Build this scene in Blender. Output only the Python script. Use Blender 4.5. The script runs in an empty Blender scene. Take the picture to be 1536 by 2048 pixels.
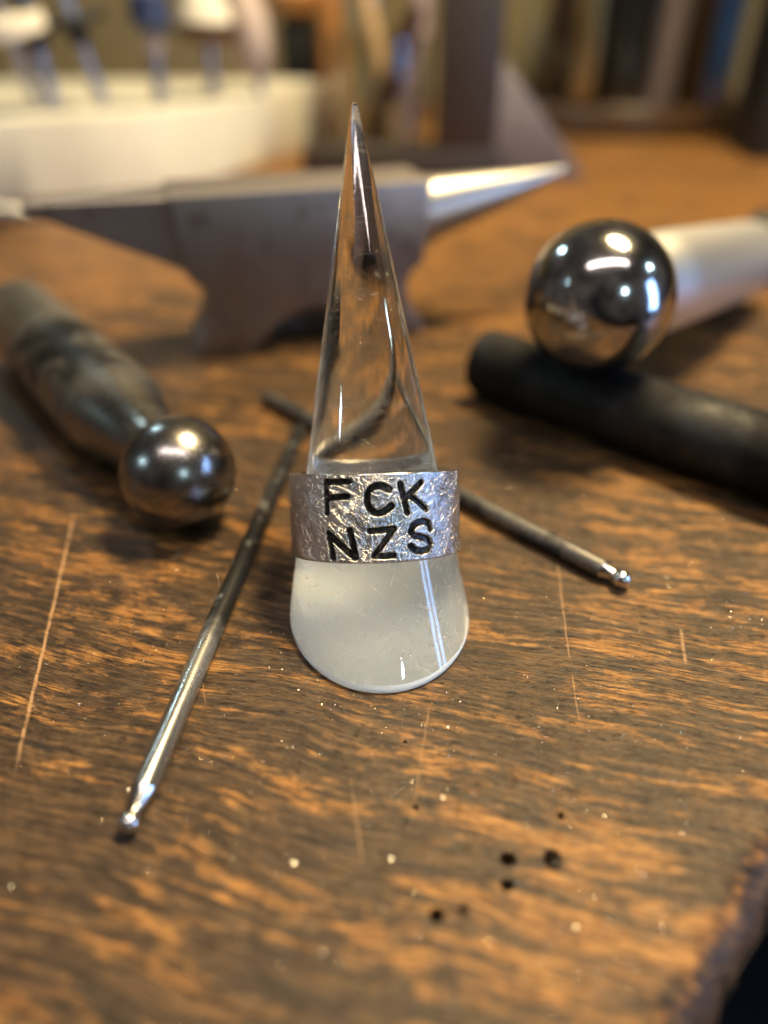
import bpy, math, random
import numpy as np
from mathutils import Vector, Matrix, geometry
random.seed(7); rng = np.random.default_rng(7)
R = math.radians
scene = bpy.context.scene
C = scene.collection
MM = 0.001                                    # everything below is written in millimetres

# ------------------------------------------------------------------ camera
cam_d = bpy.data.cameras.new('camera'); cam = bpy.data.objects.new('camera', cam_d); C.objects.link(cam)
cam.location = (0, 0, 75*MM); cam.rotation_euler = (R(54.77), 0, 0)
cam_d.sensor_fit = 'VERTICAL'; cam_d.sensor_height = 24.0; cam_d.lens = 1450/2048*24
cam_d.clip_start = 0.002; cam_d.clip_end = 20
cam_d.dof.use_dof = True; cam_d.dof.focus_distance = 0.0985; cam_d.dof.aperture_fstop = 3.8
scene.camera = cam

# ------------------------------------------------------------------ world: a dim room
w = bpy.data.worlds.new('World'); scene.world = w; w.use_nodes = True
wn = w.node_tree; bg = wn.nodes['Background']
wt = wn.nodes.new('ShaderNodeTexNoise'); wt.inputs['Scale'].default_value = 2.2; wt.inputs['Detail'].default_value = 3
wc = wn.nodes.new('ShaderNodeTexCoord'); wn.links.new(wc.outputs['Generated'], wt.inputs['Vector'])
wr = wn.nodes.new('ShaderNodeValToRGB'); wn.links.new(wt.outputs[0], wr.inputs[0]); wn.links.new(wr.outputs[0], bg.inputs[0])
wr.color_ramp.elements[0].position = .38; wr.color_ramp.elements[0].color = (.012, .012, .014, 1)
wr.color_ramp.elements[1].position = .66; wr.color_ramp.elements[1].color = (.115, .098, .086, 1)
bg.inputs[1].default_value = 1.0

# ------------------------------------------------------------------ lamps (reflections on the steel balls give their directions)
AIM = Vector((0, 120, 10))
def lamp(name, direction, dist, size, power, color, shape='RECTANGLE', roll=0.0):
    d = Vector(direction).normalized()
    l = bpy.data.lights.new(name, 'AREA'); l.shape = shape
    l.size = size[0]*MM; l.size_y = size[1]*MM
    l.energy = power; l.color = color
    o = bpy.data.objects.new(name, l); C.objects.link(o)
    o.location = (AIM + d*dist)*MM
    q = (-d).to_track_quat('-Z', 'Y'); o.rotation_euler = (q @ Matrix.Rotation(roll, 3, 'Z').to_quaternion()).to_euler()
    return o
lamp('warm_desk_lamp', (.31, .24, .92), 680, (230, 130), 11.0, (1.0, .76, .40), 'ELLIPSE')
tube = lamp('ceiling_tube', (.04, -.30, .93), 620, (560, 34), 1.9, (1.0, .86, .80))
tube.rotation_euler = (R(-17), 0, 0)
for dx in (-36, 36):                                            # two tall panes of a window to the right
    pane = lamp('window_pane', (.90, -.28, .18), 700, (44, 360), .95, (.30, .52, 1.0))
    pane.location += (pane.rotation_euler.to_matrix() @ Vector((dx, 0, 0)))*MM
for d in [(-.07, .92, .39), (-.51, .62, .60), (-.82, -.28, .50), (.40, -.80, .46), (.82, -.04, .58)]:
    lamp('led_spot', d, 950, (46, 46), .62, (.62, .90, 1.0), 'DISK')

scene.view_settings.view_transform = 'Standard'; scene.view_settings.look = 'None'
scene.view_settings.exposure = 0.12; scene.view_settings.gamma = 1.0
scene.render.engine = 'CYCLES'
cy = scene.cycles
cy.caustics_refractive = True; cy.caustics_reflective = True; cy.blur_glossy = 0.4
cy.max_bounces = 14; cy.transmission_bounces = 14; cy.glossy_bounces = 6; cy.diffuse_bounces = 3
cy.sample_clamp_indirect = 12.0

# ------------------------------------------------------------------ material helpers
class T:
    def __init__(s, name):
        s.m = bpy.data.materials.new(name); s.m.use_nodes = True
        s.t = s.m.node_tree; s.p = s.t.nodes['Principled BSDF']; s.out = s.t.nodes['Material Output']
    def n(s, typ, ins=None, **props):
        x = s.t.nodes.new(typ)
        for k, v in props.items(): setattr(x, k, v)
        for k, v in (ins or {}).items():
            if hasattr(v, 'is_output'): s.t.links.new(v, x.inputs[k])
            else: x.inputs[k].default_value = v
        return x
    def link(s, a, b): s.t.links.new(a, b)
    def math(s, op, a, b=0.0, c=None, clamp=False):
        ins = {0: a, 1: b}
        if c is not None: ins[2] = c
        return s.n('ShaderNodeMath', ins, operation=op, use_clamp=clamp).outputs[0]
    def vmath(s, op, a, b): return s.n('ShaderNodeVectorMath', {0: a, 1: b}, operation=op).outputs[0]
    def obj(s, scale=1000.0):
        tc = s.n('ShaderNodeTexCoord')
        return s.vmath('MULTIPLY', tc.outputs['Object'], (scale,)*3)
    def mapv(s, v, scale=(1,1,1), rot=(0,0,0), loc=(0,0,0)):
        return s.n('ShaderNodeMapping', {'Vector': v, 'Scale': scale, 'Rotation': rot, 'Location': loc}).outputs[0]
    def noise(s, v, scale=1.0, detail=4.0, rough=.55, dist=0.0, col=False):
        x = s.n('ShaderNodeTexNoise', {'Vector': v, 'Scale': scale, 'Detail': detail, 'Roughness': rough, 'Distortion': dist})
        return x.outputs[1 if col else 0]
    def ramp(s, f, stops, interp='LINEAR'):
        x = s.n('ShaderNodeValToRGB', {'Fac': f}); cr = x.color_ramp; cr.interpolation = interp
        while len(cr.elements) > 1: cr.elements.remove(cr.elements[-1])
        cr.elements[0].position = stops[0][0]; cr.elements[0].color = col4(stops[0][1])
        for p, c in stops[1:]:
            e = cr.elements.new(p); e.color = col4(c)
        return x.outputs[0]
    def step(s, f, a, b, lo=0.0, hi=1.0):
        return s.n('ShaderNodeMapRange', {0: f, 1: a, 2: b, 3: lo, 4: hi}, interpolation_type='SMOOTHSTEP').outputs[0]
    def mix(s, f, a, b, mode='MIX'):
        x = s.n('ShaderNodeMix', data_type='RGBA', blend_type=mode)
        for k, v in ((0, f), (6, a), (7, b)):
            if hasattr(v, 'is_output'): s.link(v, x.inputs[k])
            else: x.inputs[k].default_value = v if k == 0 else col4(v)
        return x.outputs[2]
    def bump(s, h, strength=.5, dist=.0001, normal=None):
        x = s.n('ShaderNodeBump', {'Height': h, 'Strength': strength, 'Distance': dist})
        if normal is not None: s.link(normal, x.inputs['Normal'])
        return x.outputs[0]
    def set(s, **kw):
        nm = dict(color='Base Color', rough='Roughness', metal='Metallic', normal='Normal', ior='IOR', trans='Transmission Weight',
                  coat='Coat Weight', coatr='Coat Roughness', spec='Specular IOR Level', aniso='Anisotropic', sub='Subsurface Weight')
        for k, v in kw.items():
            i = s.p.inputs[nm[k]]
            if hasattr(v, 'is_output'): s.link(v, i)
            else: i.default_value = col4(v) if k == 'color' else v
        return s.m
def col4(c):
    if isinstance(c, (int, float)): return (c, c, c, 1)
    return tuple(c) if len(c) == 4 else (*c, 1)

def mat_wood():
    t = T('worn_bench_wood')
    p = t.obj()
    # gentle waviness of the grain
    w1 = t.noise(p, .018, 2, col=True)
    w2 = t.noise(p, .11, 3, col=True)
    q = t.vmath('ADD', p, t.vmath('MULTIPLY', t.vmath('SUBTRACT', w1, (.5,)*3), (11, 11, 0)))
    q = t.vmath('ADD', q, t.vmath('MULTIPLY', t.vmath('SUBTRACT', w2, (.5,)*3), (.9, .9, 0)))
    g = t.mapv(q, rot=(0, 0, R(14)))                      # grain along local x
    A = t.noise(t.mapv(g, (.030, .20, 1)), 1, 6, .60)
    A2 = t.noise(t.mapv(g, (.11, .50, 1), loc=(31, 7, 0)), 1, 5, .6)
    B = t.noise(t.mapv(g, (.09, 1.3, 1)), 1, 4, .6)
    Fb = t.noise(t.mapv(g, (.22, 4.2, 1)), 1, 4, .65)
    big = t.noise(p, .028, 3)
    gr = t.noise(t.mapv(g, (.30, .62, 1)), 1, 6, .68)
    fine = t.noise(p, 3.5, 3, .6)
    # worn (bare) areas
    s = t.math('ADD', t.math('MULTIPLY', A, .62), t.math('MULTIPLY', A2, .46))
    s = t.math('ADD', s, t.math('MULTIPLY', t.math('SUBTRACT', B, .5), .22))
    s = t.math('ADD', s, t.math('MULTIPLY', t.math('SUBTRACT', big, .5), .40))
    s = t.math('ADD', s, t.math('MULTIPLY', t.math('SUBTRACT', gr, .5), .36))
    s = t.math('ADD', s, t.math('MULTIPLY', t.math('SUBTRACT', fine, .5), .14))
    xy = t.n('ShaderNodeSeparateXYZ', {0: p})
    rub = t.step(t.math('SUBTRACT', xy.outputs[1], xy.outputs[0]), 50, 6, 0, .045)        # rubbed bare along the cut-out edge
    back = t.step(xy.outputs[1], 120, 330, 0, .12)                                        # and a lighter tone towards the back
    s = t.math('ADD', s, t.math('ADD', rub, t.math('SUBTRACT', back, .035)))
    s = t.math('SUBTRACT', s, t.step(xy.outputs[2], -.25, -1.6, 0, .16))                  # darker over the rounded edge
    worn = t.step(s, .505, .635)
    dark = t.ramp(t.math('ADD', t.math('MULTIPLY', B, .6), t.math('MULTIPLY', gr, .4)),
                  [(.32, (.010, .007, .005)), (.45, (.040, .024, .013)), (.56, (.090, .052, .024)), (.72, (.165, .092, .042))])
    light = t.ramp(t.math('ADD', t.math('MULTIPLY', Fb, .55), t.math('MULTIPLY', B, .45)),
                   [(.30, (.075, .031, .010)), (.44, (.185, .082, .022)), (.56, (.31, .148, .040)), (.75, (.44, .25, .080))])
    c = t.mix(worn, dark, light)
    # grey greasy film
    film = t.step(t.noise(p, .16, 5, .6),   .52, .72, 0, .42)
    c = t.mix(film, c, (.075, .052, .030))
    # fine fibre streaks and pores
    fib = t.step(Fb, .38, .50, .30, 1.0)
    c = t.mix(1.0, c, t.n('ShaderNodeCombineColor', {0: fib, 1: fib, 2: fib}).outputs[0], 'MULTIPLY')
    pore = t.noise(t.mapv(g, (.55, 5.5, 1), loc=(3, 50, 0)), 1, 2, .5)
    pm = t.step(pore, .60, .67, 0, .85)
    c = t.mix(pm, c, (.012, .008, .005))
    # cross checks: short dark cracks across the grain
    ck = t.noise(t.mapv(q, (3.4, .40, 1), rot=(0, 0, R(8)), loc=(9, 0, 0)), 1, 3, .6)
    ckm = t.math('MULTIPLY', t.step(ck, .655, .70), t.step(t.noise(p, .09, 3), .52, .62, 0, .8))
    c = t.mix(ckm, c, (.014, .009, .006))
    # pale rubbed dust
    du = t.math('MULTIPLY', t.step(t.noise(p, 1.7, 5, .75), .60, .74), t.step(t.noise(p, .07, 3, .6, 0), .50, .68, 0, .5))
    c = t.mix(du, c, (.36, .31, .25))
    # specks
    vo = t.n('ShaderNodeTexVoronoi', {'Vector': p, 'Scale': 1.1}); vc = t.n('ShaderNodeSeparateColor', {0: vo.outputs['Color']})
    sp = t.math('MULTIPLY', t.step(vo.outputs['Distance'], .13, .07), t.math('GREATER_THAN', vc.outputs[0], .86))
    sp = t.math('MULTIPLY', sp, t.step(t.noise(p, .05, 2, .5), .42, .60))
    c = t.mix(sp, c, (.48, .43, .36))
    # knife scratches, each with its own place
    sx = t.n('ShaderNodeSeparateXYZ', {0: t.vmath('ADD', p, t.vmath('MULTIPLY', t.vmath('SUBTRACT', t.noise(p, .35, 2, col=True), (.5,)*3), (.5, .5, 0)))})
    scr = None
    for (ax_, ay, bx, by, wd, st) in [(-55.6, 106.8, -43.6, 51.2, .34, .85), (28.4, 92.6, 25.7, 69.5, .16, .55), (43.4, 77, 41.6, 69.4, .35, .6),
                                      (25.6, 68, 24.8, 59.5, .14, .5), (-4, 52, -2.2, 41, .2, .35), (37.5, 71.2, 47, 68.2, .12, .5),
                                      (-24.5, 118, -19.5, 96, .16, .4), (-27, 74.5, -23, 62, .12, .35), (6, 63, 2.6, 44, .15, .35), (-64, 150, -20, 132, .2, .3)]:
        L = math.hypot(bx-ax_, by-ay); ux, uy = (bx-ax_)/L, (by-ay)/L
        dx = t.math('SUBTRACT', sx.outputs[0], ax_); dy = t.math('SUBTRACT', sx.outputs[1], ay)
        al = t.math('ADD', t.math('MULTIPLY', dx, ux), t.math('MULTIPLY', dy, uy))
        pe = t.math('ABSOLUTE', t.math('SUBTRACT', t.math('MULTIPLY', dx, uy), t.math('MULTIPLY', dy, ux)))
        mk = t.math('MULTIPLY', t.step(pe, wd, wd*.25), t.math('MULTIPLY', t.step(al, 0, L*.1), t.step(al, L, L*.86)))
        mk = t.math('MULTIPLY', mk, st)
        scr = mk if scr is None else t.math('MAXIMUM', scr, mk)
    scr = t.math('MULTIPLY', scr, t.step(gr, .34, .52, .35, 1))
    c = t.mix(scr, c, (.40, .24, .12))
    # dark stains
    stn = t.step(t.noise(t.mapv(g, (.07, .26, 1), loc=(4, 90, 0)), 1, 5, .62), .56, .70, 0, .72)
    c = t.mix(stn, c, (.016, .012, .009))
    rough = t.math('ADD', t.math('MULTIPLY', gr, .34), t.math('MULTIPLY', fine, .20))
    rough = t.math('ADD', rough, .16)
    h = t.math('ADD', t.math('MULTIPLY', Fb, .55), t.math('MULTIPLY', gr, .9))
    h = t.math('ADD', h, t.math('MULTIPLY', fine, .35))
    h = t.math('SUBTRACT', h, t.math('MULTIPLY', pm, .5))
    
    return t.set(color=c, rough=rough, spec=.30, normal=t.bump(h, .8, .00024))

def mat_acrylic(name, rough=0.0, scratch=0.0):
    t = T(name); p = t.obj()
    t.set(color=(.985, .99, .99), trans=1.0, ior=1.49, rough=rough)
    hs = None
    for i, (a, sc) in enumerate([(18, .15), (68, .12), (125, .14), (-28, .12), (48, .16), (100, .13)]):
        q = t.vmath('ADD', p, t.vmath('MULTIPLY', t.vmath('SUBTRACT', t.noise(p, .09+.02*i, 1, col=True), (.5,)*3), (2.4, 2.4, 2.4)))
        n_ = t.noise(t.mapv(t.mapv(q, rot=(0, R(a), 0)), (8.5, .5, sc), loc=(i*13, 5, 2)), 1, 1, .5)
        m = t.step(n_, .715, .75)
        hs = m if hs is None else t.math('MAXIMUM', hs, m)
    z = t.n('ShaderNodeSeparateXYZ', {0: p})
    hs = t.math('MULTIPLY', hs, t.step(z.outputs[2], 22, 6, .25, 1))
    dust = t.step(t.noise(p, 5.5, 2, .5), .735, .775)
    t.set(normal=t.bump(t.math('ADD', t.math('MULTIPLY', hs, scratch), t.math('MULTIPLY', dust, .25)),   .75, .00005))
    sc = t.math('ADD', t.math('MULTIPLY', hs, .55*scratch), rough)
    t.set(rough=sc)
    return t.m

def mat_satin(name, fac):
    t = T(name); p = t.obj()
    n1 = t.noise(p, .5, 4)
    t.set(color=(.96, .97, .98), trans=1.0, ior=1.49, rough=t.math('ADD', t.math('MULTIPLY', n1, .08), .10))
    d = t.n('ShaderNodeBsdfDiffuse', {'Color': (.77, .88, 1.0, 1)})
    mx = t.n('ShaderNodeMixShader', {0: fac}); t.link(t.p.outputs[0], mx.inputs[1]); t.link(d.outputs[0], mx.inputs[2])
    t.link(mx.outputs[0], t.out.inputs[0])
    return t.m

def mat_silver():
    t = T('scratched_silver')
    uv = t.n('ShaderNodeUVMap', uv_map='UVMap').outputs[0]
    p = t.vmath('MULTIPLY', uv, (100, 100, 0))                 # millimetres on the band
    fine = None; line = None
    for i, (a, fr, ln) in enumerate([(62, 3.4, .16), (-38, 3.8, .20), (20, 3.2, .14), (95, 4.2, .22), (-72, 3.0, .18), (45, 4.6, .25)]):
        q = t.vmath('ADD', p, t.vmath('MULTIPLY', t.vmath('SUBTRACT', t.noise(t.mapv(p, loc=(i*17, 3*i, 0)), .16, 1, col=True), (.5,)*3), (5, 5, 0)))
        n_ = t.noise(t.mapv(t.mapv(q, rot=(0, 0, R(a))), (ln, fr, 1), loc=(i*7.3, i*3.1, 0)), 1, 2, .7)
        fine = n_ if fine is None else t.math('ADD', fine, n_)
        m = t.step(n_, .60, .66)
        line = m if line is None else t.math('MAXIMUM', line, m)
    pit = t.noise(p, 5, 2, .6)
    big = t.noise(p, .6, 3)
    hh = t.math('ADD', t.math('MULTIPLY', fine, .8), t.math('MULTIPLY', pit, .35))
    hh = t.math('SUBTRACT', hh, t.math('MULTIPLY', line, .55))
    c = t.mix(line, t.ramp(t.math('ADD', t.math('MULTIPLY', fine, .12), t.math('MULTIPLY', big, .35)), [(.35, (.40, .39, .38)), (.65, (.80, .79, .77))]), (.95, .94, .92))
    rough = t.math('ADD', t.math('MULTIPLY', big, .20), .13)
    return t.set(color=c, metal=1.0, rough=rough, normal=t.bump(hh, 1.0, .000085))

def mat_patina():
    t = T('black_oxide_in_stamp'); p = t.obj()
    n_ = t.noise(p, 1.6, 4, .6)
    c = t.ramp(n_, [(.38, (.006, .005, .005)), (.54, (.022, .017, .014)), (.68, (.16, .12, .085))])
    return t.set(color=c, metal=.5, rough=.38, normal=t.bump(t.noise(p, 5, 3), .5, .00006))

def mat_steel(name, base=.55, tint=(1, .99, .97), rough=.22, black=0.0, black_lo=.5, black_hi=.6, scale=.25, stretch=(1, 1, 1), bumpd=.00003, rust=0.0, dark=(.012, .012, .014), zone=None):
    t = T(name); p = t.obj()
    n1 = t.noise(t.mapv(p, stretch), scale, 6, .62)
    n2 = t.noise(p, 2.6, 4, .6)
    c0 = tuple(base*k for k in tint)
    c = t.mix(t.step(n2, .35, .65, 0, .45), c0, tuple(.72*k for k in c0))
    r = t.math('ADD', t.math('MULTIPLY', n2, .20), rough-.08)
    metal = 1.0
    if black > 0:
        m = t.step(t.math('ADD', n1, t.math('MULTIPLY', t.math('SUBTRACT', n2, .5), .22)), black_lo, black_hi, 0, black)
        if zone:                                              # a soot patch at its own place on the tool
            ln = t.n('ShaderNodeVectorMath', {0: p}, operation='LENGTH').outputs['Value']
            ln = t.math('ADD', ln, t.math('MULTIPLY', t.math('SUBTRACT', n1, .5), zone[4]))
            z_ = t.math('MULTIPLY', t.step(ln, zone[0], zone[1]), t.step(ln, zone[3], zone[2]))
            m = t.math('MULTIPLY', m, t.math('ADD', t.math('MULTIPLY', z_, .9), .10))
        c = t.mix(m, c, dark)
        r = t.math('ADD', r, t.math('MULTIPLY', m, .22))
        metal = t.math('SUBTRACT', 1.0, t.math('MULTIPLY', m, .75))
    t.set(spec=.22)
    if rust > 0:
        m2 = t.step(t.noise(t.mapv(p, loc=(9, 40, 2)), .13, 5, .65), .52, .70, 0, rust)
        c = t.mix(m2, c, (.10, .062, .045)); r = t.math('ADD', r, t.math('MULTIPLY', m2, .25))
    return t.set(color=c, metal=metal, rough=r, normal=t.bump(t.math('ADD', n2, t.math('MULTIPLY', t.noise(p, 12, 2), .4)), .4, bumpd))

def mat_plain(name, color, rough=.5, metal=0.0, var=.25, scale=.12, bumpd=.0001, spec=.5):
    t = T(name); p = t.obj(); n_ = t.noise(p, scale, 5, .6)
    c = t.mix(t.step(n_, .3, .7), tuple(k*(1-var) for k in color), tuple(min(1, k*(1+var*.6)) for k in color))
    return t.set(color=c, rough=t.math('ADD', t.math('MULTIPLY', n_, .2), rough-.1), metal=metal, spec=spec, normal=t.bump(t.noise(p, 1.1, 4), .35, bumpd))

def mat_turned_wood(name, a, b):
    t = T(name); p = t.obj()
    n_ = t.noise(t.mapv(p, (1.2, 1.2, .10)), .9, 4, .6)
    return t.set(color=t.ramp(n_, [(.3, a), (.7, b)]), rough=.35, normal=t.bump(n_, .3, .0001))

def mat_glass(name, tint=(.9, .93, .92)):
    t = T(name); return t.set(color=tint, trans=1.0, ior=1.46, rough=.02, normal=t.bump(t.noise(t.obj(), .05, 2), .15, .0006))

M = dict(
    wood=mat_wood(), acrylic=mat_acrylic('clear_acrylic', 0.0, 1.0), satin=mat_satin('satin_acrylic_underside', .54), bevel=mat_satin('highlight_white_bevel', .62), silver=mat_silver(), patina=mat_patina(),  # bevel: white stands in for the light caught by the rim
    ballL=mat_steel('satin_ball_steel', .27, (1, .96, .93), .23, .0, bumpd=.00002),
    ballR=mat_steel('polished_ball_steel', .50, (1, .985, .97), .115, 0, bumpd=.000006),
    shankL=mat_steel('blackened_shank_steel', .26, (1, .95, .86), .25, .98, .36, .50, .060, zone=(26, 42, 58, 72, 34), dark=(.004, .004, .005)),
    shankR=mat_steel('turned_shank_steel', .85, (1, .985, .97), .40, .10, .58, .72, .08),
    black=mat_steel('black_scaled_steel', .07, (1, 1, 1), .46, .97, .30, .62, .05, dark=(.005, .005, .0055)),
    rod=mat_steel('mottled_tool_steel', .46, (1, .98, .93), .20, .97, .30, .46, .30, zone=(12, 30, 300, 400, 16), dark=(.004, .004, .005)),
    rod2=mat_steel('dark_tool_steel', .22, (1, .96, .90), .36, .92, .40, .62, .10),
    inner=mat_steel('polished_silver', .80, (1, .985, .96), .18),
    tip=mat_steel('bright_tool_tip', .66, (1, .98, .97), .17),
    anvil=mat_steel('aged_anvil_steel', .30, (1, .92, .90), .50, .35, .54, .72, .06, rust=.55, bumpd=.00008),
    horn=mat_steel('polished_horn_steel', .32, (1, .98, .95), .38),
    square=mat_steel('grey_brown_iron', .12, (1, .85, .78), .52, .30, .5, .7, .04, rust=.3, bumpd=.00008),
    gusset=mat_plain('dull_zinc_plate', (.24, .21, .21), .55, .3, .15),
    cream=mat_plain('cream_lacquer', (.62, .60, .52), .55, 0, .08, .02),
    wall=mat_plain('tan_wall_paint', (.22, .18, .10), .8, 0, .15, .01),
    floor=mat_plain('black_floor', (.006, .0065, .008), .8, 0, .2, .01),
    mandrel=mat_steel('mandrel_steel', .50, (1, .98, .97), .28),
    feltw=mat_plain('white_felt', (.74, .70, .60), .9, 0, .1, .3),
    blackr=mat_plain('black_rubber', (.012, .012, .013), .55, 0, .2, .2),
    navy=mat_plain('navy_plastic', (.03, .045, .11), .4, 0, .2, .2),
    leather=mat_plain('brown_leather', (.16, .085, .035), .6, 0, .2, .2),
    pinkf=mat_plain('pink_grey_felt', (.50, .41, .37), .9, 0, .12, .15),
    knob=mat_turned_wood('orange_turned_wood', (.22, .09, .025), (.40, .19, .06)),
    pine=mat_turned_wood('pale_turned_wood', (.42, .26, .11), (.58, .40, .20)),
    walnut=mat_turned_wood('dark_turned_wood', (.035, .020, .012), (.075, .042, .022)),
    brass=mat_steel('aged_brass', .62, (1, .74, .32), .30),
    rose=mat_plain('rose_grey_plastic', (.34, .26, .27), .5, 0, .15, .1),
    blue=mat_plain('blue_window_reflection', (.05, .16, .55), .35, 0, .2, .1),
    green=mat_plain('olive_plastic', (.10, .11, .05), .45, 0, .2, .1),
    glass=mat_glass('jar_glass'), filing=mat_steel('silver_filings', .85, (1, .98, .95), .22),
)

# ------------------------------------------------------------------ mesh helpers
def thing(name, label, cat, loc, group=None):
    o = bpy.data.objects.new(name, None); C.objects.link(o); o.location = Vector(loc)*MM; o.empty_display_size = .005
    o['label'] = label; o['category'] = cat
    if group: o['group'] = group
    return o
def build(name, V, F, mat, parent=None, loc=None, sharp=35, label=None, smooth=True):
    """V in world millimetres; stored relative to the parent's (or own) location"""
    base = np.array(parent.location)/MM if parent else np.array(loc if loc is not None else (0, 0, 0), float)
    if parent and parent.parent: base = base + np.array(parent.parent.location)/MM
    me = bpy.data.meshes.new(name); me.from_pydata(((np.asarray(V, float)-base)*MM).tolist(), [], F); me.update()
    if smooth:
        me.shade_smooth(); me.set_sharp_from_angle(angle=R(sharp))
    me.materials.append(M[mat])
    o = bpy.data.objects.new(name, me); C.objects.link(o)
    if parent: o.parent = parent
    else: o.location = Vector(base)*MM
    if label: o['label'] = label
    return o
def frame(d):
    d = Vector(d).normalized(); up = Vector((0, 0, 1)) if abs(d.z) < .95 else Vector((0, 1, 0))
    e1 = d.cross(up).normalized(); return d, e1, d.cross(e1)
def lathe(p0, d, prof, seg=48):
    """prof = [(t along d, radius)]; radius 0 closes an end"""
    p0 = np.array(p0, float); d, e1, e2 = [np.array(x) for x in frame(d)]
    V, F, rows = [], [], []
    for (t_, r) in prof:
        if r <= 1e-6: rows.append([len(V)]); V.append(p0+d*t_)
        else:
            rows.append(list(range(len(V), len(V)+seg)))
            for k in range(seg):
                a = 2*math.pi*k/seg; V.append(p0+d*t_+r*(math.cos(a)*e1+math.sin(a)*e2))
    for A_, B_ in zip(rows, rows[1:]):
        for k in range(seg):
            k2 = (k+1) % seg
            if len(A_) == 1 and len(B_) == 1: continue
            if len(A_) == 1: F.append((A_[0], B_[k2], B_[k]))
            elif len(B_) == 1: F.append((A_[k], A_[k2], B_[0]))
            else: F.append((A_[k], A_[k2], B_[k2], B_[k]))
    return V, F
def sphere_prof(r, n=28, t0=0.0):
    return [(t0-r*math.cos(math.pi*k/n), r*math.sin(math.pi*k/n)) for k in range(n+1)]
def prism(profile, o, ex, ey, depth, bev=.8):
    """profile in (s,z) counter-clockwise seen from -ey; extruded along ey, front and back rims chamfered"""
    o, ex, ey = [np.array(x, float) for x in (o, ex, ey)]
    P = np.array(profile, float); n = len(P)
    nx = np.roll(P, -1, 0)-P; nx /= np.linalg.norm(nx, axis=1)[:, None]
    nrm = np.stack([nx[:, 1], -nx[:, 0]], 1); vn = nrm+np.roll(nrm, 1, 0); vn /= np.maximum(.6, (np.linalg.norm(vn, axis=1)**2/2))[:, None]
    ins = P-vn*bev
    V, F = [], []
    for dd, pr in ((0, ins), (bev*.3, P-vn*bev*.3), (bev, P), (depth-bev, P), (depth-bev*.3, P-vn*bev*.3), (depth, ins)):
        for s, z in pr: V.append(o+ex*s+ey*dd+np.array([0, 0, z]))
    for k in range(5):
        for i in range(n):
            j = (i+1) % n; F.append((k*n+i, k*n+j, (k+1)*n+j, (k+1)*n+i))
    F.append(tuple(reversed(range(n)))); F.append(tuple(range(5*n, 6*n)))
    return V, F
def box(c, half, rz=0, bev=.6, z0=None):
    c_, s_ = math.cos(rz), math.sin(rz); ex = (c_, s_, 0); ey = (-s_, c_, 0)
    hx, hy, hz = half
    o = np.array(c)-np.array(ex)*hx-np.array(ey)*hy-np.array([0, 0, hz])
    return prism([(0, 0), (2*hx, 0), (2*hx, 2*hz), (0, 2*hz)], o, ex, ey, 2*hy, bev)

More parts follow.
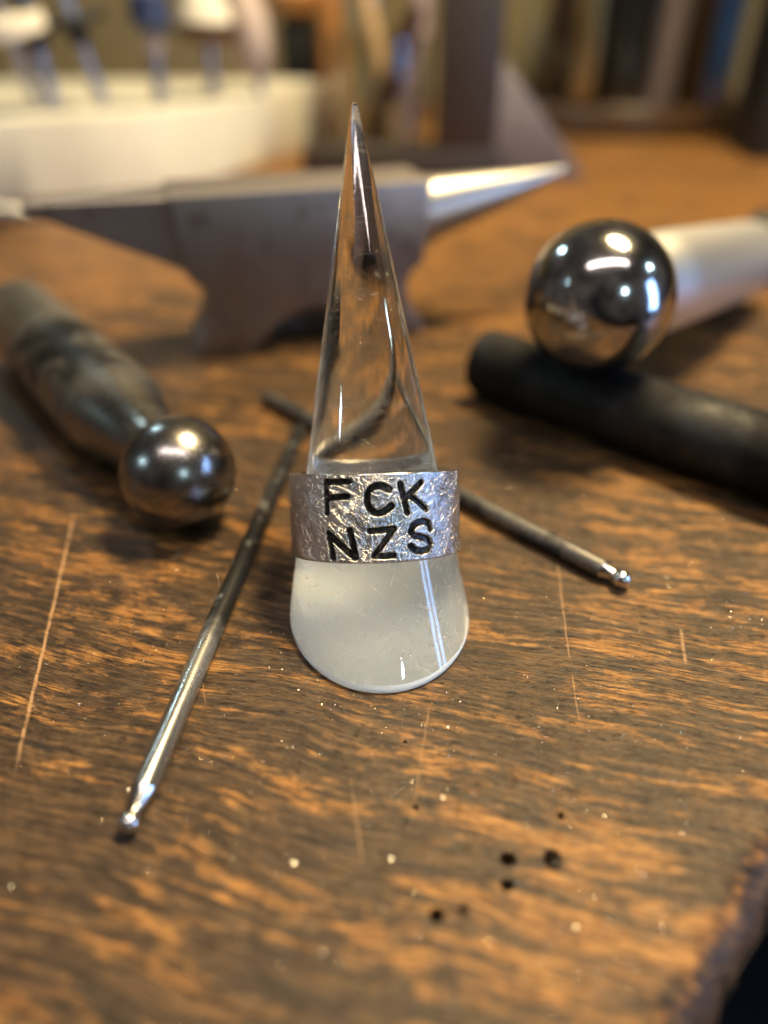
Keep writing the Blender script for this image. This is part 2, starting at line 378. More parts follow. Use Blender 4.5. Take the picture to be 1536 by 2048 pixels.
# ------------------------------------------------------------------ bench top with its worn rounded edge and drilled holes
def bench():
    edge = [(-700, -120), (-128, -118)]
    pts = []
    cpts = [(-128, -118), (-60, -56), (-20, -15.5), (3.4, 9), (20.9, 26.4), (33.5, 38.2), (44.5, 49.2), (60, 61), (88, 74), (130, 90), (190, 104)]
    for i in range(len(cpts)-1):                                  # smooth the cut-out
        p0 = cpts[max(i-1, 0)]; p1 = cpts[i]; p2 = cpts[i+1]; p3 = cpts[min(i+2, len(cpts)-1)]
        for k in range(10):
            u = k/10
            f_ = lambda a, b, c, d: .5*((2*b)+(-a+c)*u+(2*a-5*b+4*c-d)*u*u+(-a+3*b-3*c+d)*u**3)
            x, y = f_(p0[0], p1[0], p2[0], p3[0]), f_(p0[1], p1[1], p2[1], p3[1])
            j = .28*math.sin(i*3.1+u*5.2)+.16*math.sin(i*7.7+u*17)   # knocked edge
            pts.append((x+j*.7, y-j*.7))
    out = [(-700, -118)] + pts + [(190, 104), (700, 112), (700, 760), (-700, 760)]
    O = np.array(out, float); n = len(O)
    dv = np.roll(O, -1, 0)-O; dv /= np.linalg.norm(dv, axis=1)[:, None]
    nr = np.stack([dv[:, 1], -dv[:, 0]], 1); vn = nr+np.roll(nr, 1, 0); vn /= np.linalg.norm(vn, axis=1)[:, None]
    holes = [(13.3, 41.9, .78), (18.0, 41.9, .92), (12.8, 39.1, .66), (5.3, 36.1, .68), (8.0, 36.6, .42), (19.9, 46.9, .40), (3.6, 48.0, .34), (2.6, 56.9, .22), (10.2, 71.5, .2)]
    vs = [Vector(p) for p in out]; es = [(i, (i+1) % n) for i in range(n)]
    loops = []
    for hx, hy, hr in holes:
        b = len(vs); m = 26; ph = random.random()*6
        for k in range(m):
            a = 2*math.pi*k/m; rr = hr*1.18*(1+.07*math.sin(2*a+ph)+.05*math.sin(5*a+ph*2)+.03*random.uniform(-1, 1))
            vs.append(Vector((hx+rr*math.cos(a), hy+rr*math.sin(a))))
        es += [(b+k, b+(k+1) % m) for k in range(m)]; loops.append((b, m, hx, hy, hr))
    ins = O-vn*.9                                                 # keeps the flat top flat right up to the rounded edge
    b = len(vs); vs += [Vector(p) for p in ins]; es += [(b+i, b+(i+1) % n) for i in range(n)]
    # a few interior points keep the triangles regular
    for gx in range(-66, 80, 6):
        for gy in range(-10, 132, 6):
            if gx-gy < -8 and all(math.hypot(gx-q[0], gy-q[1]) > 1.8 for q in holes): vs.append(Vector((gx+random.uniform(-1, 1), gy+random.uniform(-1, 1))))
    for gx in range(-680, 690, 40):
        for gy in range(140, 750, 40): vs.append(Vector((gx, gy)))
    r = geometry.delaunay_2d_cdt(vs, es, [], 0, 1e-5)
    V2, F2, orig = r[0], r[2], r[3]
    def inside(x, y):
        c = False; j = n-1
        for i in range(n):
            if (O[i, 1] > y) != (O[j, 1] > y) and x < (O[j, 0]-O[i, 0])*(y-O[i, 1])/(O[j, 1]-O[i, 1])+O[i, 0]: c = not c
            j = i
        return c
    V = [(v.x, v.y, 0) for v in V2]; F = []
    bad = [set(range(b, b+m)) for b, m, *_ in loops]
    src = [set(o) for o in orig]
    for f_ in F2:
        cx = sum(V2[i].x for i in f_)/3; cy_ = sum(V2[i].y for i in f_)/3
        if not inside(cx, cy_): continue
        if any(all(src[i] & b for i in f_) for b in bad): continue
        F.append(tuple(f_))
    new = {}
    for i, s_ in enumerate(src):
        for k in s_: new[k] = i
    ring = [new[i] for i in range(n)]                             # rounded edge
    RF = 5.6
    for k in range(1, 9):
        a = (math.pi/2)*k/8
        cur = []
        for i in range(n):
            wob = 1+.05*math.sin(i*1.7)
            cur.append(len(V)); V.append((O[i, 0]+vn[i, 0]*RF*wob*math.sin(a), O[i, 1]+vn[i, 1]*RF*wob*math.sin(a), -RF*(1-math.cos(a))))
        for i in range(n):
            j = (i+1) % n; F.append((ring[i], cur[i], cur[j], ring[j]))
        ring = cur
    cur = []
    for i in range(n): cur.append(len(V)); V.append((V[ring[i]][0], V[ring[i]][1], -42))
    for i in range(n):
        j = (i+1) % n; F.append((ring[i], cur[i], cur[j], ring[j]))
    F.append(tuple(reversed(cur)))
    for b, m, hx, hy, hr in loops:                                # bores with a crushed rim
        prev = [new[b+k] for k in range(m)]
        for (sc, z) in ((.975, -.10), (.90, -.45), (.84, -2.4*hr-1.0), (.45, -2.9*hr-1.4)):
            cur = []
            for k in range(m):
                x, y, _ = V[new[b+k]]; cur.append(len(V)); V.append((hx+(x-hx)*sc, hy+(y-hy)*sc, z))
            for k in range(m):
                j = (k+1) % m; F.append((prev[j], prev[k], cur[k], cur[j]))
            prev = cur
        F.append(tuple(reversed(prev)))
    # winding of the top: make all faces of the top point up
    F = [f_ if not all(abs(V[i][2]) < 1e-6 for i in f_) or
         ((V[f_[1]][0]-V[f_[0]][0])*(V[f_[2]][1]-V[f_[0]][1])-(V[f_[2]][0]-V[f_[0]][0])*(V[f_[1]][1]-V[f_[0]][1])) > 0 else tuple(reversed(f_)) for f_ in F]
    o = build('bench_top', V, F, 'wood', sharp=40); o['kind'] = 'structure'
    o['label'] = 'worn dark brown wooden bench top with drilled holes and scratches'; o['category'] = 'bench top'
bench()
for nm, V, mt in (('floor', [(-2500, -2500, -700), (2500, -2500, -700), (2500, 2500, -700), (-2500, 2500, -700)], 'floor'),
                  ('back_wall', [(-1500, 775, -700), (1500, 775, -700), (1500, 775, 420), (-1500, 775, 420)], 'wall')):
    o = build(nm, V, [(0, 1, 2, 3)], mt); o['kind'] = 'structure'
    o['label'] = {'floor': 'black floor far below the bench', 'back_wall': 'plain tan wall behind the bench'}[nm]; o['category'] = nm.replace('_', ' ')
E0 = .05                                                          # everything stands this far above the wood (mm)

# ------------------------------------------------------------------ clear acrylic ring cone, leaning back on its slanted base
APEX = np.array([-4.21, 117.44, 63.25]); LEAN, AZ, HA = R(30.13), R(-5.34), R(10.07)
AX = np.array([math.sin(LEAN)*math.sin(AZ), math.sin(LEAN)*math.cos(AZ), math.cos(LEAN)])
def ring_cone():
    A = APEX+AX*2.5; seg = 192
    e1 = np.cross(-AX, [0, 1, 0]); e1 /= np.linalg.norm(e1); e2 = np.cross(-AX, e1)
    th = np.linspace(0, 2*np.pi, seg, endpoint=False)
    g = -AX*math.cos(HA)+math.sin(HA)*(np.cos(th)[:, None]*e1+np.sin(th)[:, None]*e2)
    def at_z(z): return A-g*((A[2]-z)/g[:, 2])[:, None]
    rho = .55; cen = A-AX*rho/math.sin(HA)
    V = [cen+AX*rho]; rows = []
    for k in range(1, 9):
        a = (math.pi/2-HA)*k/8
        rows.append(cen+AX*rho*math.cos(a)+rho*math.sin(a)*(np.cos(th)[:, None]*e1+np.sin(th)[:, None]*e2))
    start = rows[-1]; zb = 1.7; end = at_z(zb)
    for k in range(1, 41): rows.append(start+(end-start)*k/40)
    cb = at_z(0).mean(0)
    b0 = at_z(0); rad = b0-cb; rad /= np.linalg.norm(rad, axis=1)[:, None]
    for zz, off in ((1.25, .03), (.85, .12), (.50, .30), (.22, .58), (.07, .90)):
        q = at_z(zz)-rad*off; q[:, 2] = max(zz, E0); rows.append(q)
    q = at_z(0)-rad*1.15; q[:, 2] = E0; rows.append(q)
    nb = len(rows)-5                                              # from here on it is the bevel, its bright rim highlight painted white
    bev_rows = rows[nb-1:]; rows_all = rows; rows = rows[:nb]
    for r_ in rows: V += list(r_)
    F = [(0, 1+(k+1) % seg, 1+k) for k in range(seg)]
    for q in range(len(rows)-1):
        for k in range(seg):
            j = (k+1) % seg; a = 1+q*seg; F.append((a+k, a+j, a+seg+j, a+seg+k))
    t = thing('ring_cone', 'clear acrylic cone leaning back, standing on the bench inside the silver ring', 'ring cone', (cb[0], cb[1], E0))
    build('cone_body', V, F, 'acrylic', t, sharp=60)
    rows = rows_all
    BV = [p_ for r_ in bev_rows for p_ in r_]
    BF = [(q*seg+k, q*seg+(k+1) % seg, (q+1)*seg+(k+1) % seg, (q+1)*seg+k) for q in range(len(bev_rows)-1) for k in range(seg)]
    build('highlight_bevel', BV, BF, 'bevel', t, sharp=80, label='narrow bevel round the foot of the cone, its rim highlight painted white')
    cap = list(rows[-1]); nn = seg
    for sc in (.66, .33): cap += [np.array([cb[0], cb[1], E0])+(p-np.array([cb[0], cb[1], E0]))*sc for p in rows[-1]]
    cap.append(np.array([cb[0], cb[1], E0]))
    F2 = []
    for q in range(2):
        for k in range(nn):
            j = (k+1) % nn; F2.append((q*nn+k, q*nn+j, (q+1)*nn+j, (q+1)*nn+k))
    for k in range(nn): F2.append((2*nn+k, 2*nn+(k+1) % nn, 3*nn))
    # outward normal is down
    a, b, c = [np.array(cap[i]) for i in F2[0][:3]]
    if np.cross(b-a, c-a)[2] > 0: F2 = [tuple(reversed(f_)) for f_ in F2]
    build('satin_base', cap, F2, 'satin', t, sharp=60, label='satin underside of the cone seen through the clear acrylic')
ring_cone()

# ------------------------------------------------------------------ silver band ring with six stamped letters
LETTERS = {
 'F': [[(-6.82, 10.98), (-6.83, 6.85)], [(-6.82, 10.98), (-3.43, 11.02)], [(-6.75, 8.87), (-3.65, 9.07)]],
 'C': [[(1.94, 9.89), (1.41, 10.11), (0.84, 10.42), (0.21, 10.43), (-0.38, 10.14), (-0.82, 9.59), (-1.04, 8.88), (-1.01, 8.12), (-0.72, 7.45), (-0.23, 6.97), (0.37, 6.77), (1.0, 6.88), (1.55, 7.27), (2.15, 7.67)]],
 'K': [[(3.51, 10.49), (4.43, 6.65)], [(6.55, 10.65), (4.07, 8.48)], [(4.97, 8.87), (7.33, 7.0)]],
 'N': [[(-6.7, 4.09), (-6.04, 0.75)], [(-6.7, 4.09), (-2.92, 0.93)], [(-3.5, 4.54), (-2.78, 0.95)]],
 'Z': [[(-0.8, 4.43), (2.44, 4.62)], [(2.44, 4.62), (-0.32, 1.1)], [(-0.32, 1.1), (2.35, 1.08)]],
 'S': [[(8.01, 4.26), (7.68, 5.07), (6.88, 5.41), (5.96, 5.34), (5.08, 4.79), (4.85, 4.03), (5.26, 3.56), (6.36, 3.28), (7.55, 2.9), (7.96, 2.21), (7.51, 1.53), (6.43, 1.33), (5.43, 1.58), (4.8, 2.17)]]}
def silver_ring():
    O = np.array([-1.209, 85.311, 7.636]); a = np.array([-.02586, .50042, .8654]); n_ = np.array([.01709, -.86534, .5009]); e = np.array([.99952, .02774, .01383])
    RO, RI, HT = 12.55, 11.48, 12.0
    dense = np.arange(-10.2, 10.21, .052); hw = math.pi*RO
    u = np.concatenate([np.linspace(-hw, -10.2, 70)[:-1], dense, np.linspace(10.2, hw, 70)[1:]]); nu = len(u)
    fil = .42
    prof = [(RO-fil+fil*math.sin(x), fil-fil*math.cos(x)) for x in np.linspace(0, math.pi/2, 7)]
    vv = np.arange(fil+.052, HT-.16, .052)
    prof += [(RO, v) for v in vv]
    f2 = .13
    prof += [(RO-f2+f2*math.cos(x), HT-f2+f2*math.sin(x)) for x in np.linspace(0, math.pi/2, 4)]
    prof += [(RI+.12, HT), (RI, HT-.12), (RI, HT*.5), (RI, .12), (RI+.12, 0), (RO-fil, 0)]
    prof = np.array(prof); nv = len(prof)
    outer = np.zeros(nv, bool); outer[:7+len(vv)+1] = True
    U, Vv = np.meshgrid(u, prof[:, 1]); Rr = np.repeat(prof[:, 0][:, None], nu, 1)
    def jag(x, y): return .045*np.sin(9.1*x+3*np.sin(5.3*y))*np.sin(8.3*y+2.1*np.sin(6.1*x))+.03*np.sin(23*x+4*np.sin(11*y))+.02*np.sin(31*y+3*np.sin(17*x))
    best = np.full(U.shape, 9.0); which = np.full(U.shape, -1)
    J = jag(U, Vv)
    hws = dict(F=.50, C=.54, K=.50, N=.52, Z=.48, S=.53)
    for i, (ch, strokes) in enumerate(LETTERS.items()):
        D = np.full(U.shape, 9.0)
        for st in strokes:
            for (x0, y0), (x1, y1) in zip(st, st[1:]):
                dx, dy = x1-x0, y1-y0; L2 = dx*dx+dy*dy
                t = np.clip(((U-x0)*dx+(Vv-y0)*dy)/L2, 0, 1)
                D = np.minimum(D, np.hypot(U-x0-t*dx, Vv-y0-t*dy))
        D = D-hws[ch]+J
        which = np.where(D < best, i, which); best = np.minimum(best, D)
    x = np.clip((-best+.02)/.26, 0, 1); depth = .62*(x*x*(3-2*x))
    lip = .022*np.exp(-((best-.12)/.14)**2)
    # hand-made unevenness of the band
    dent = .035*np.sin(.9*U+1.3*np.sin(.7*Vv))*np.sin(.8*Vv+.4)
    rr = Rr-np.where(outer[:, None], depth-lip-dent, 0)
    wall = (rr > RI+.2) | ~outer[:, None]
    ang = U/RO
    P = O+a*Vv[..., None]+rr[..., None]*(np.cos(ang)[..., None]*n_+np.sin(ang)[..., None]*e)
    P = P.reshape(-1, 3)
    root = thing('silver_ring', 'wide scratched silver band ring stamped FCK NZS around the acrylic cone', 'ring', O)
    idx = np.arange(nv*nu).reshape(nv, nu)
    i2 = np.roll(idx, -1, 0)
    q = np.stack([idx[:, :-1], idx[:, 1:], i2[:, 1:], i2[:, :-1]], -1)             # rows wrap round the section, columns round the finger
    dq = np.minimum.reduce([depth[:, :-1], depth[:, 1:], np.roll(depth, -1, 0)[:, 1:], np.roll(depth, -1, 0)[:, :-1]])
    oq = outer & np.roll(outer, -1); lab = np.where((dq > .17) & oq[:, None], which[:, :-1], np.where(oq[:, None], -1, -2))
    q = q.reshape(-1, 4); lab = lab.reshape(-1)
    uvall = np.stack([(U.reshape(-1)+40)/100, Vv.reshape(-1)/100], 1)
    for i, nm in [(-1, 'band'), (-2, 'inner_face')]+[(k, 'stamped_letter') for k in range(6)]:
        f_ = q[lab == i]; used, inv = np.unique(f_.reshape(-1), return_inverse=True); f_ = inv.reshape(-1, 4)
        o = build(nm, P[used], f_.tolist(), 'silver' if i == -1 else 'inner' if i == -2 else 'patina', root, sharp=75,
                  label=None if i < 0 else 'deep blackened stamped letter '+list(LETTERS)[i])
        uvl = o.data.uv_layers.new(name='UVMap'); li = np.zeros(len(o.data.loops), np.int32); o.data.loops.foreach_get('vertex_index', li)
        uvl.data.foreach_set('uv', uvall[used][li].astype(np.float32).reshape(-1))
silver_ring()

# ------------------------------------------------------------------ doming punches and rods
def punch(name, label, c, rb, end, r_neck, r_sh, t_full, mats, group, seg=64, collar=None):
    c = np.array(c, float); end = np.array(end, float); d = end-c; L = np.linalg.norm(d); d /= L
    t = thing(name, label, 'doming punch', (c[0], c[1], c[2]-rb), group)
    build('ball', *lathe(c, d, sphere_prof(rb, 40), 80), mats[0], t, sharp=80)
    t0 = math.sqrt(max(0, rb*rb-r_neck*r_neck))*.985
    prof = [(t0, 0), (t0, r_neck*.96), (t0+rb*.08, r_neck*.94)]
    for k in range(1, 9):
        u = k/8; s_ = u*u*(3-2*u); prof.append((t0+rb*.08+(t_full-t0)*u, r_neck*.94+(r_sh-r_neck*.94)*s_))
    prof += [(L-r_sh*.16, r_sh), (L-r_sh*.05, r_sh*.96), (L, r_sh*.86), (L, 0)]
    build('shank', *lathe(c, d, prof, seg), mats[1], t, sharp=30)
    return t
G = 'ball ended doming punches'
punch('doming_punch', 'thick doming punch with blotchy blackened shank lying flat on the wood', (-34.81, 104.17, 9.63+E0), 9.63, (-90.5, 174.8, 10.05), 6.2, 10.0, 30, ('ballL', 'shankL'), G)
punch('doming_punch', 'largest doming punch, mirror polished ball propped up on the black steel bar', (40.67, 135.65, 28.9), 13.97, (107.5, 220.5, 11.5), 8.6, 11.0, 30, ('ballR', 'shankR'), G)
def small_punch(label, near, far, r, rb, neck, taper, mat, group):
    near = np.array(near, float); far = np.array(far, float); d = far-near; L = np.linalg.norm(d); d /= L
    t = thing('doming_punch', label, 'doming punch', (near[0], near[1], E0), group)
    tb = -taper-rb*.75
    build('ball', *lathe(near, d, sphere_prof(rb, 24, tb), 40), 'tip', t, sharp=80)
    build('neck', *lathe(near, d, [(tb+rb*.8, 0), (tb+rb*.8, neck), (-taper+.2, neck), (-.05, r*.97), (0, r*.985), (0, 0)], 40), 'tip', t, sharp=25)
    prof = [(0, 0), (0, r*.99)] + [(L*k/24, r) for k in range(1, 24)] + [(L-.3, r), (L, r*.8), (L, 0)]
    build('rod', *lathe(near, d, prof, 40), mat, t, sharp=30)
small_punch('slim mottled steel punch with tiny ball, lying between the thick punch and the cone', (-27.4, 49.2, 1.5+E0), (-17.6, 133.8, 1.5+E0), 1.5, 1.2, .66, 3.1, 'rod', G)
small_punch('slim dark steel punch with bright ball tip, passing behind the acrylic cone', (34.6, 88.1, 1.62+E0), (-26.7, 149, 1.62+E0), 1.62, 1.5, .85, 2.0, 'rod2', G)

def bar(name, label, cat, p0, p1, r, mat, ch=1.2, z=None):
    p0 = np.array(p0, float); p1 = np.array(p1, float); d = p1-p0; L = np.linalg.norm(d)
    pr = [(0, 0), (0, r-ch), (ch*.3, r-ch*.3), (ch, r)] + [(ch+(L-2*ch)*k/12, r) for k in range(1, 13)] + [(L-ch*.3, r-ch*.3), (L, r-ch), (L, 0)]
    V, F = lathe(p0, d, pr, 56)
    o = build(name, V, F, mat, None, loc=(p0[0], p0[1], p0[2]), sharp=30)
    o['label'] = label; o['category'] = cat; return o
bar('steel_bar', 'thick black steel bar lying under the polished ball of the largest punch', 'steel bar', (22.6, 155.5, 7.5+E0), (93, 91.5, 7.5+E0), 7.5, 'black')
bar('hand_tool', 'black round hand tool lying behind the shank of the largest punch', 'hand tool', (119, 247, 10+E0), (185, 195, 10+E0), 10, 'blackr', 2)

# ------------------------------------------------------------------ little anvil
def anvil():
    o = np.array([-48.3, 172.8, E0]); yaw = R(17.5); ex = np.array([math.cos(yaw), math.sin(yaw), 0]); ey = np.array([-math.sin(yaw), math.cos(yaw), 0])
    prof = [(1.0, 0), (14.5, 0), (17.5, 2.2), (21.5, 6.6), (26.5, 9.6), (31.5, 10.6), (36.5, 9.6), (41.5, 6.6), (45.5, 2.2), (48.5, 0), (62, 0), (62.2, 2.4), (60.6, 4.6), (58.2, 7.5),
            (57.2, 11), (57.4, 14.5), (58.6, 17), (60.6, 18.4), (61.6, 20), (62.6, 29), (63.2, 39), (0, 39), (.5, 29), (1.4, 21.5), (2.6, 19.4), (4.6, 18), (5.6, 15.6), (6.0, 12), (5.2, 8), (3.2, 5), (1.2, 2.6)]
    t = thing('anvil', 'small grey steel anvil with one square and one round horn behind the cone', 'anvil', o)
    V, F = prism(prof, o, ex, ey, 13, .7)                                       # front half with the arch between the feet
    solid = [p for p in prof if not (14.6 < p[0] < 48.4 and p[1] < 12)]
    solid = [(s_+(.06 if s_ < 30 else -.06), z_-(.05 if z_ > 20 else -.05 if z_ < 1 else 0)) for s_, z_ in solid]
    V2, F2 = prism(solid, o+ey*11.5, ex, ey, 9.5, .7)
    F = F+[tuple(i+len(V) for i in f_) for f_ in F2]; V = V+V2
    build('body', V, F, 'anvil', t, sharp=28)
    def L(s, d, z): return o+ex*s+ey*d+np.array([0, 0, z])
    V = []; F = []; N = 10
    for k in range(N+1):
        u = k/N; s_ = 5-36.2*u
        d0, d1 = 1.5+(6.0-1.5)*u, 19.5+(8.0-19.5)*u; zt = 38.4-.3*u; zb = 20.5+(36.6-20.5)*u**1.02
        for (d_, z_) in ((d0, zb+.4), (d0+.4, zb), (d1-.4, zb), (d1, zb+.4), (d1, zt-.4), (d1-.4, zt), (d0+.4, zt), (d0, zt-.4)): V.append(L(s_, d_, z_))
    for k in range(N):
        for j in range(8): F.append((k*8+j, k*8+(j+1) % 8, (k+1)*8+(j+1) % 8, (k+1)*8+j))
    F.append(tuple(range(N*8, N*8+8)))
    build('square_horn', V, F, 'anvil', t, sharp=28)
    V, F = [], []; seg = 40; N = 16
    for k in range(N+1):
        u = k/N; r = 8.4*(1-u)**.92+.7; zc = 38.2-r; s_ = 62.8+43*u
        for j in range(seg):
            a_ = 2*math.pi*j/seg; V.append(L(s_, 10.5+r*math.cos(a_), zc+r*math.sin(a_)))
    for k in range(N):
        for j in range(seg): F.append((k*seg+j, k*seg+(j+1) % seg, (k+1)*seg+(j+1) % seg, (k+1)*seg+j))
    F.append(tuple(range(N*seg, N*seg+seg)))
    build('round_horn', V, F, 'horn', t, sharp=40, label='polished round horn')
anvil()
# steel mandrel lying past the square horn
V, F = lathe((-128, 293.5, 7), (-1, -.06, .055), [(0, 0), (.4, 1.0), (1.6, 2.0), (30, 7.6), (70, 11.0), (71, 10.2), (71, 0)], 48)
Vz = np.array(V); Vz[:, 2] -= Vz[:, 2].min()-E0
o = build('steel_mandrel', Vz, F, 'horn', None, loc=(-128, 293.5, E0)); o['label'] = 'pale steel cone mandrel lying beyond the square horn of the anvil'; o['category'] = 'mandrel'

# ------------------------------------------------------------------ cream tool stand with mounted wheels
def stand():
    front = [(-260, 318), (-200, 336), (-164.5, 350), (-135, 361), (-107, 377), (-86, 402), (-70.5, 436), (-56, 480), (-40, 540)]
    top = []
    for i in range(len(front)-1):
        for k in range(4):
            u = k/4; top.append((front[i][0]*(1-u)+front[i+1][0]*u, front[i][1]*(1-u)+front[i+1][1]*u))
    outl = np.array(top+[(-40, 540), (-62, 552), (-280, 552)]); n = len(outl)
    c = outl.mean(0); V = []; F = []
    for (off, z) in ((1.2, 0), (0, 1.2), (0, 31.6), (.4, 32.5), (1.6, 33)):
        for p in outl:
            d_ = (c-p)/np.linalg.norm(c-p); V.append((p[0]+d_[0]*off, p[1]+d_[1]*off, z+E0))
    for k in range(4):
        for i in range(n): F.append((k*n+i, k*n+(i+1) % n, (k+1)*n+(i+1) % n, (k+1)*n+i))
    F.append(tuple(range(4*n, 5*n))); F.append(tuple(reversed(range(n))))
    o = build('tool_stand', V, F, 'cream', None, loc=(c[0], c[1], E0), sharp=30)
    o['label'] = 'low cream tool stand with a curved front, holding mounted wheels'; o['category'] = 'tool stand'
stand()
def mounted(name, label, cat, foot, top, r, parts):
    """foot/top of the mandrel axis; parts = [(name, material, [(t, radius)])], t from the foot"""
    foot = np.array(foot, float); top = np.array(top, float); d = top-foot; L = np.linalg.norm(d)
    t = thing(name, label, cat, foot, 'tools standing in the cream stand')
    build('mandrel', *lathe(foot, d, [(0, 0), (0, r), (L-.5, r), (L, r*.7), (L, 0)], 28), 'mandrel', t, sharp=30)
    for nm, mt, pr in parts: build(nm, *lathe(foot, d, pr, 40), mt, t, sharp=30)
ZT = 33+E0+.02
def disc(t_, r, h, rin=0): return [(t_, 0), (t_, r-.6), (t_+.6, r), (t_+h-.6, r), (t_+h, r-.6), (t_+h, 0)]
mounted('mounted_polisher', 'white felt polishing wheel on a steel mandrel', 'polisher', (-158, 379, ZT), (-164, 372, 76), 2.6, [('felt_disc', 'feltw', disc(30, 17, 6.5))])
mounted('mounted_polisher', 'thin black rubber wheel with a fat hub on a leaning bright mandrel', 'polisher', (-133, 393, ZT), (-141, 388, 84), 3.0, [('rubber_disc', 'blackr', disc(33.5, 15, 3.2)), ('hub', 'blackr', disc(26, 4.8, 8))])
mounted('mounted_polisher', 'narrow black knife wheel on a dark mandrel', 'polisher', (-153, 384, ZT), (-156, 384, 80), 2.9, [('hub', 'blackr', disc(24, 5.6, 18)), ('rubber_disc', 'blackr', disc(33, 10.5, 2.8))])
mounted('polishing_brush', 'navy capped brush on a grey mandrel', 'brush', (-108, 401, ZT), (-106, 402, 92), 3.0, [('cap', 'navy', [(29, 0), (29, 6), (33, 9.5), (44, 9), (46, 7), (46, 0)]), ('ferrule', 'pinkf', disc(22, 4.4, 7))])
mounted('mounted_polisher', 'brown leather wheel under a dark washer on a steel mandrel', 'polisher', (-88.3, 431, ZT), (-87, 430, 98), 3.4, [('leather_disc', 'leather', [(24, 0), (24, 10), (26.5, 15.5), (30, 16.5), (30, 0)]), ('washer', 'walnut', disc(30, 17, 2.6)), ('felt_top', 'feltw', [(33, 0), (33, 13), (40, 11), (48, 6), (50, 0)])])
t = thing('felt_bob', 'pink grey felt bob, bullet shaped, leaning on the stand', 'felt bob', (-67, 452, ZT), 'tools standing in the cream stand')
build('mandrel', *lathe((-67, 452, ZT), (-.05, 0, 1), [(0, 0), (0, 2.6), (10, 2.6), (10, 0)], 24), 'mandrel', t)
build('felt', *lathe((-67.4, 452, ZT+8), (-.10, 0, 1), [(0, 0), (0, 3.5), (4, 6.5), (14, 9.6), (26, 9.8), (36, 7), (42, 3), (43, 0)], 40), 'pinkf', t)

# ------------------------------------------------------------------ iron bracket: foot, upright and gusset
def bracket():
    t = thing('iron_bracket', 'dark iron bracket with an upright bar and triangular gusset behind the anvil', 'bracket', (20, 402, E0))
    build('foot_bar', *box((9, 412, 7+E0), (50, 14, 7), 0, .8), 'square', t, sharp=28)
    build('upright', *box((41, 412, 62+E0), (14.5, 13.5, 48), 0, .8), 'square', t, sharp=28)
    V, F = prism([(0, 0), (46, 0), (47, 1.2), (1.4, 52), (0, 52)], (55.7, 402, E0), (1, 0, 0), (0, 1, 0), 5, .4)
    build('gusset', V, F, 'gusset', t, sharp=28, label='pale zinc gusset plate')
bracket()

# ------------------------------------------------------------------ cup of hand tools behind the cone
def cup(c, r, h, mat, name, label, th=2.2):
    prof = [(0, 0), (0, r-2), (1.5, r), (h-1, r), (h, r-th*.5), (h-1, r-th), (4, r-th), (3, r-th-3), (3, 0)]
    V, F = lathe((c[0], c[1], E0), (0, 0, 1), prof, 72)
    o = build(name, V, F, mat, None, loc=(c[0], c[1], E0), sharp=35); o['label'] = label; o['category'] = name.split('_')[-1]; return o
cup((-2, 505), 30, 58, 'glass', 'glass_cup', 'clear glass cup of hand tools between the cream stand and the bracket')
def stick(name, label, cat, foot, top, parts, group):
    foot = np.array(foot, float); top = np.array(top, float); d = top-foot; L = np.linalg.norm(d)
    t = thing(name, label, cat, foot, group)
    for nm, mt, pr in parts: build(nm, *lathe(foot, d, [(a*L, r) for a, r in pr], 32), mt, t, sharp=32)
GC = 'tools standing in the glass cup'
ZC = 3+E0+.4
stick('wooden_stick', 'pale wooden stick leaning in the glass cup', 'stick', (8, 500, ZC), (-17, 490, 100), [('shaft', 'pine', [(0, 0), (0, 4), (.98, 5), (1, 4), (1, 0)])], GC)
stick('burnisher', 'dark wooden burnisher leaning against the rim of the glass cup', 'burnisher', (-8, 503, ZC), (19, 490, 75), [('handle', 'walnut', [(0, 0), (0, 5), (.3, 7), (.7, 7.6), (.95, 5), (1, 0)])], GC)
stick('scriber', 'thin brass scriber standing in the glass cup', 'scriber', (-16, 512, ZC), (-22, 515, 96), [('shaft', 'brass', [(0, 0), (0, 2.5), (.5, 3), (1, 3), (1, 0)])], GC)
stick('hand_file', 'file with rose grey plastic handle standing in the glass cup', 'file', (14, 515, ZC), (24, 515, 110), [('handle', 'rose', [(0, 0), (0, 5), (.1, 6.5), (.9, 6.5), (1, 4), (1, 0)])], GC)
stick('steel_punch', 'plain steel punch standing in the glass cup', 'punch', (-4, 520, ZC), (-8, 524, 86), [('shaft', 'mandrel', [(0, 0), (0, 5), (.9, 5), (1, 3), (1, 0)])], GC)
stick('graver', 'graver with black body and orange wooden mushroom knob behind the cream stand', 'graver', (-58, 590, E0), (-58, 590, 88), [('body', 'blackr', [(0, 0), (0, 12), (.3, 13.5), (.72, 13.5), (.74, 8), (.74, 0)]), ('knob', 'knob', [(.745, 0), (.745, 9), (.78, 19), (.88, 21), (.97, 14), (1, 0)])], 'hand tools on the bench')
stick('turned_dowel', 'orange turned wooden dowel standing between the black graver and the glass cup', 'dowel', (-36, 560, E0), (-34, 560, 96), [('shaft', 'knob', [(0, 0), (0, 7), (.2, 8), (.8, 7), (1, 0)])], 'hand tools on the bench')

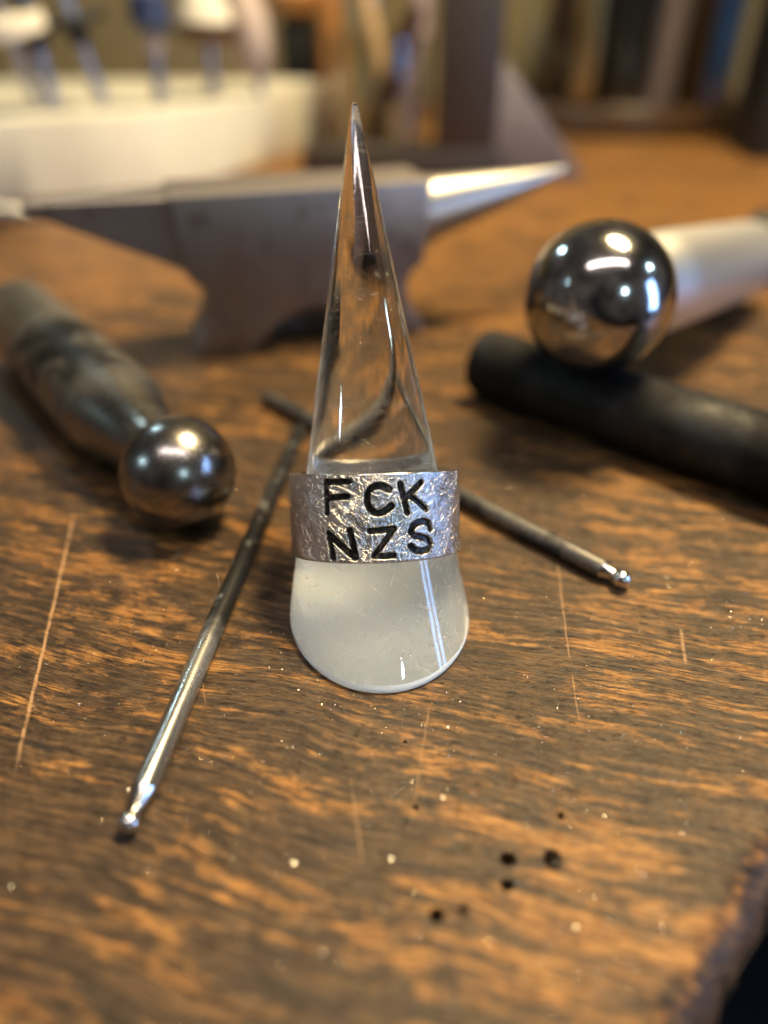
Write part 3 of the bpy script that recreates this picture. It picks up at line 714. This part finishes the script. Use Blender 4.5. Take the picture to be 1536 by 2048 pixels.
# ------------------------------------------------------------------ big jar of tools at the right
JC = (172, 612); JR = 80
cup(JC, JR, 150, 'glass', 'glass_jar', 'large clear glass jar crowded with coloured tool handles', 3)
V, F = lathe((JC[0], JC[1], E0), (0, 0, 1), [(0, 0), (0, JR+1), (2, JR+4), (16, JR+4), (19, JR+2), (19, JR+.6), (.02, JR+.6)], 72)
GJ = 'tools standing in the large glass jar'
for (ang_, rr, mt, rad, lab, nm, top) in [(-150, 62, 'walnut', 12, 'hand tool with dark brown handle at the bracket side of the large jar', 'hand_tool', .1),
        (-125, 64, 'brass', 11, 'hand tool with golden brass handle standing in the large jar', 'hand_tool', -.05), (-103, 64, 'blackr', 12, 'hand tool with black handle beside the golden one in the large jar', 'hand_tool', .04),
        (-82, 62, 'rose', 10, 'hand tool with rose grey handle standing in the large jar', 'hand_tool', .05), (-63, 64, 'walnut', 11, 'hand tool with dark brown handle beside the blue one in the large jar', 'hand_tool', -.04),
        (-40, 64, 'blue', 8, 'bright blue handle added in the large jar as the reflection of the window', 'hand_tool', .12), (-20, 62, 'blackr', 12, 'hand tool with black handle past the blue one in the large jar', 'hand_tool', .08),  # blue handle added in place of the window's reflection on the jar
        (-112, 40, 'mandrel', 7, 'hand tool with bright steel shaft in the middle of the large jar', 'hand_tool', .0), *[(q, w_, 'walnut', 13, 'hand tool with dark brown handle deep inside the large jar', 'hand_tool', 0) for q, w_ in ((-150, 32), (-85, 22), (-20, 34), (35, 48), (85, 50), (140, 48))],
        (-60, 34, 'green', 9, 'hand tool with olive green handle in the middle of the large jar', 'hand_tool', .02)]:
    a_ = R(ang_); f_ = (JC[0]+rr*math.cos(a_), JC[1]+rr*math.sin(a_), ZC)
    stick(nm, lab, 'hand tool', f_, (f_[0]+top*60, f_[1]+6, 165), [('handle', mt, [(0, 0), (0, rad*.75), (.05, rad), (.5, rad*.9), (.93, rad), (1, rad*.6), (1, 0)])], GJ)
o = build('black_box', *box((252, 480, 60+E0), (38, 30, 60), R(-8), 1.5), 'blackr', None, loc=(252, 480, E0)); o['label'] = 'black box standing on the bench beside the large glass jar'; o['category'] = 'box'
# dark wooden dish in which the jar stands
o = build('jar_dish', V, F, 'walnut', None, loc=(JC[0], JC[1], E0)); o['label'] = 'dark wooden dish ring around the foot of the large jar'; o['category'] = 'dish'

# ------------------------------------------------------------------ metal filings and dust on the wood
def filings():
    V, F = [], []
    N = 6500
    cl = [(rng.uniform(-45, 60), rng.uniform(28, 120), rng.uniform(2, 9)) for _ in range(34)] + [(22, 31, 4), (22, 33, 5), (27, 40, 6), (30, 50, 9), (36, 52, 9), (38, 58, 10), (18, 62, 7), (-12, 58, 7), (-8, 66, 6)]
    for i in range(N):
        if rng.random() < .6:
            cx, cy_, s_ = cl[rng.integers(len(cl))]; x, y = rng.normal(cx, s_), rng.normal(cy_, s_)
        else: x, y = rng.uniform(-60, 75), rng.uniform(24, 150)
        if x-y > -6.5 or y < 24: continue
        sz = .030+.075*rng.random()**3
        z = sz*.5+.01
        n0 = rng.normal(size=3); n0[2] = abs(n0[2])+.8; n0 /= np.linalg.norm(n0)
        e1 = np.cross(n0, rng.normal(size=3)); e1 /= np.linalg.norm(e1); e2 = np.cross(n0, e1)
        b = len(V); P = np.array([x, y, z]); l = 1+1.4*rng.random()
        V += [P+e1*sz*l, P+e2*sz*.7, P-e1*sz*l*.8, P-e2*sz*.6, P+n0*sz*.4]
        F += [(b, b+1, b+4), (b+1, b+2, b+4), (b+2, b+3, b+4), (b+3, b, b+4), (b+3, b+2, b+1, b)]
    o = build('metal_filings', V, F, 'filing', smooth=False); o['kind'] = 'stuff'
    o['label'] = 'fine bright metal filings scattered over the bench'; o['category'] = 'filings'
filings()
